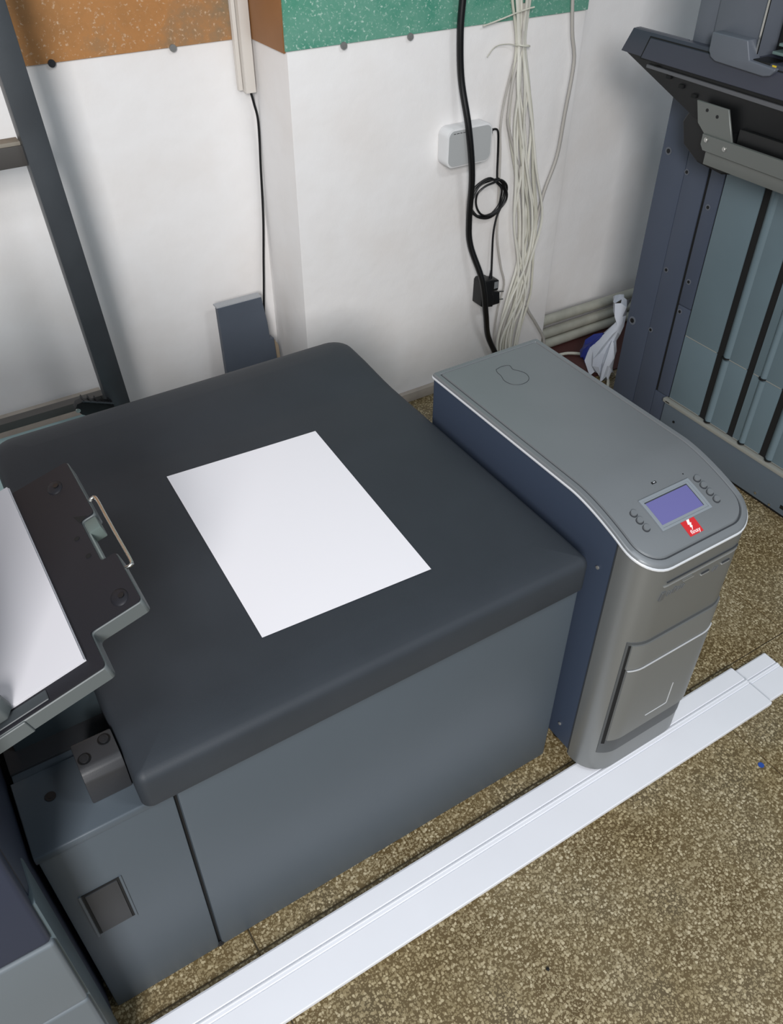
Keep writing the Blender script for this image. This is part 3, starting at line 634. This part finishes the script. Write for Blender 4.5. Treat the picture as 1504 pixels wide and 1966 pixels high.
# ------------------------------------------------------------------ tall finishing machine at the right
t = thing('finisher_machine', 'tall blue grey finishing machine with ribbed side at the right', 'copier', (2.2, 1.0, 0))
X = 1.915
B('core', BLACKM, t, X+.0035, 2.62, .15, 1.635, .03, 1.0)
def pane(name, m, y0, y1, z0, z1, x=X, d=.03, bev=.003): return B(name, m, t, x, x+d, y0, y1, z0, z1, bev=bev)
pp = pane('rear_pillar', PRD, 1.556, 1.648, .02, .99); p2 = pane('rear_pillar', PRD, 1.4795, 1.555, .02, .99, bev=.0015)
p3 = pane('narrow_panel', PRD, 1.4245, 1.4705, .4455, .99); p4 = pane('narrow_panel', PRD, 1.4245, 1.4705, .148, .4440); pane('narrow_panel', PRD, 1.4245, 1.4785, .02, .146)
for y, z, p, r_ in ((1.624, .835, pp, .008), (1.626, .321, pp, .010), (1.541, .523, p2, .006), (1.548, .325, p2, .006), (1.547, .801, p2, .006), (1.452, .736, p3, .006), (1.454, .521, p3, .006), (1.459, .426, p4, .006)):
    obj('screw_dimple', cyl((X-.0004, y, z), (1, 0, 0), r_*1.35, .0016, 20), HOUS, p); screw(p, (X-.0012, y, z), (-1, 0, 0), r_*.75, .0016, BLACK)
segs = [(1.300, 1.4205), (1.193, 1.278), (1.076, 1.172), (.967, 1.055), (.858, .946), (.749, .837), (.640, .728), (.531, .619), (.422, .510), (.313, .401)]
ribs = [None, (1.253, 1.278), (1.127, 1.149), (1.030, 1.055), (.905, .927), (.812, .837), (.69, .712), (.594, .619), (.47, .492), (.376, .401)]
for (a, b_), rb in zip(segs, ribs):
    for z0, z1 in ((.366, .99), (.150, .3645)):
        f_ = pane('ribbed_panel', PRL, a, b_, z0, z1, bev=.002)
        B('panel_seam', CREAM, f_, X-.0008, X+.002, a+.002, b_-.002, z0-.0006 if z0 > .2 else z0, z0+.0016)
        if rb:
            h_ = [(rb[0]+(rb[1]-rb[0])*k/8, .008*math.sin(math.pi*k/8)) for k in range(9)]
            obj('rib', prism(h_, lambda y, d, z: (X+.001-d, y, z), z0+.004, z1-.004), PRL, f_, 50)
            obj('rib_foot', cyl((X-.001, (rb[0]+rb[1])/2, z0+.002), (0, 0, 1), .0105, .004, 14), BLACK, f_)
bp = B('base_plate', PRB, t, X-.010, X+.03, .15, 1.424, .022, .136, bev=.002)
B('base_top_trim', CREAM, bp, X-.013, X+.01, .15, 1.432, .134, .147, bev=.003)
B('trim_slot', BLACK, bp, X-.0136, X-.012, 1.405, 1.420, .139, .142)
for y, z, m in ((1.038, .037, STEEL), (.986, .030, STEEL), (1.373, .089, BLACK)): screw(bp, (X-.0112, y, z), (-1, 0, 0), .004, .002, m)
B('base_slot', BLACK, bp, X-.0112, X-.009, .93, .955, .040, .052, bev=.0015)
B('plinth', BLACK, t, X+.01, 2.6, .18, 1.60, 0, .03)
# output tray wedge
tt_ = obj('tray_wedge', prism([(1.742, 1.072), (1.715, 1.124), (.20, 1.124), (.20, .985), (1.30, .985), (1.36, .965), (1.474, .972)], lambda y, z, x: (x, y, z), 1.806, 1.829, .003, 2), BLACK, t, 40)
B('wedge_core', BLACK, t, 1.827, 1.93, .21, 1.50, .985, 1.115, bev=.003)
obj('tray_edge_face', prism([(1.746, 1.073), (1.720, 1.129), (.19, 1.131), (.19, 1.052)], lambda y, z, x: (x+(z-1.07)*.10, y, z), 1.795, 1.81, .002, 2), TRD, tt_, 40)
obj('edge_inset', prism([(1.672, 1.070), (1.655, 1.118), (.20, 1.119), (.20, 1.062)], lambda y, z, x: (x+(z-1.07)*.10, y, z), 1.7925, 1.797, .0015, 1), TRD, tt_, 40)
obj('inset_outline', prism([(1.676, 1.068), (1.658, 1.121), (.20, 1.122), (.20, 1.060)], lambda y, z, x: (x+(z-1.07)*.10, y, z), 1.7945, 1.7955), BLACKM, tt_)
obj('lower_lip', prism([(1.655, 1.050), (1.655, 1.058), (.20, 1.047), (.20, 1.032)], lambda y, z, x: (x, y, z), 1.800, 1.81, .001, 1), mat('lip_grey', '#5b5c60', .5), tt_)
for i in range(5):
    y = 1.63-i*.045; B('wedge_rib', BLACKM, tt_, 1.801, 1.808, y-.014, y, 1.052-i*.012, 1.060-i*.012)
# housing standing on the tray
B('tray_platform', TRD, t, 1.812, 2.55, .2, 1.552, 1.108, 1.128, bev=.002)
B('tray_rim', TRD, t, 1.806, 1.822, 1.55, 1.718, 1.112, 1.130, bev=.002)
obj('platform_swell', prism([(1.463, 1.165), (1.462, 1.126), (1.453, 1.114), (1.438, 1.108), (1.300, 1.104), (1.283, 1.108), (1.274, 1.118), (1.272, 1.124), (1.345, 1.128), (1.362, 1.165)], lambda y, z, x: (x, y, z), 1.788, 1.826, .003, 3), HOUS, t, 40)
ho = B('rear_housing', HOUS, t, 1.826, 2.55, 1.489, 1.548, 1.124, 1.62, bev=.004); h2_ = B('housing_panel', HOUS, t, 1.820, 2.55, 1.358, 1.487, 1.112, 1.62, bev=.006)
screw(h2_, (1.8195, 1.377, 1.148), (-1, 0, 0), .0070, .002, BLACK)
B('steel_rail', STEEL, t, 1.814, 1.818, 1.349, 1.354, 1.108, 1.62)
B('inner_cavity', BLACKM, t, 1.88, 2.55, .25, 1.348, 1.128, 1.55)
for i, z in enumerate((1.142, 1.160)): B('paper_bar', mat('bar_teal', '#6f8582', .4, .3), t, 1.825, 1.878, .3, 1.318-i*.012, z, z+.006, bev=.001)
B('yellow_tag', YEL, t, 1.800, 1.806, 1.280, 1.291, 1.112, 1.128)
B('tag_block', BLACK, t, 1.800, 1.85, 1.296, 1.345, 1.110, 1.130, bev=.002)
# bracket under the tray
mb = obj('metal_bracket', prism([(1.462, 1.020), (1.365, 1.020), (1.332, .950), (1.415, .950), (1.445, .972)], lambda y, z, x: (x, y, z), 1.786, 1.792, .001, 1), METAL, t, 40)
for y, z in ((1.425, 1.005), (1.392, .998)): obj('bracket_hole', cyl((1.7857, y, z), (1, 0, 0), .004, .001, 12), BLACK, mb)
br_ = obj('bracket_rail', prism([(1.418, .955), (.24, .958), (.24, .915), (1.408, .918), (1.418, .93)], lambda y, z, x: (x, y, z), 1.780, 1.788, .001, 1), METAL, t, 40)
B('rail_lower', METAL, t, 1.790, 1.797, .24, 1.405, .885, .915, bev=.001)
for y, z in ((1.403, .944), (1.345, .938)): screw(br_, (1.779, y, z), (-1, 0, 0), .0055, .003, STEEL)
B('drive_box', BLACK, t, 1.797, 1.93, .3, 1.33, .95, .985, bev=.004)
pv = obj('pivot_housing', prism([(1.512, .955), (1.495, .99), (1.45, 1.0), (1.30, .99), (1.28, .89), (1.36, .868), (1.44, .875), (1.495, .905)], lambda y, z, x: (x, y, z), 1.81, 1.93, .006, 3), BLACK, t, 40)
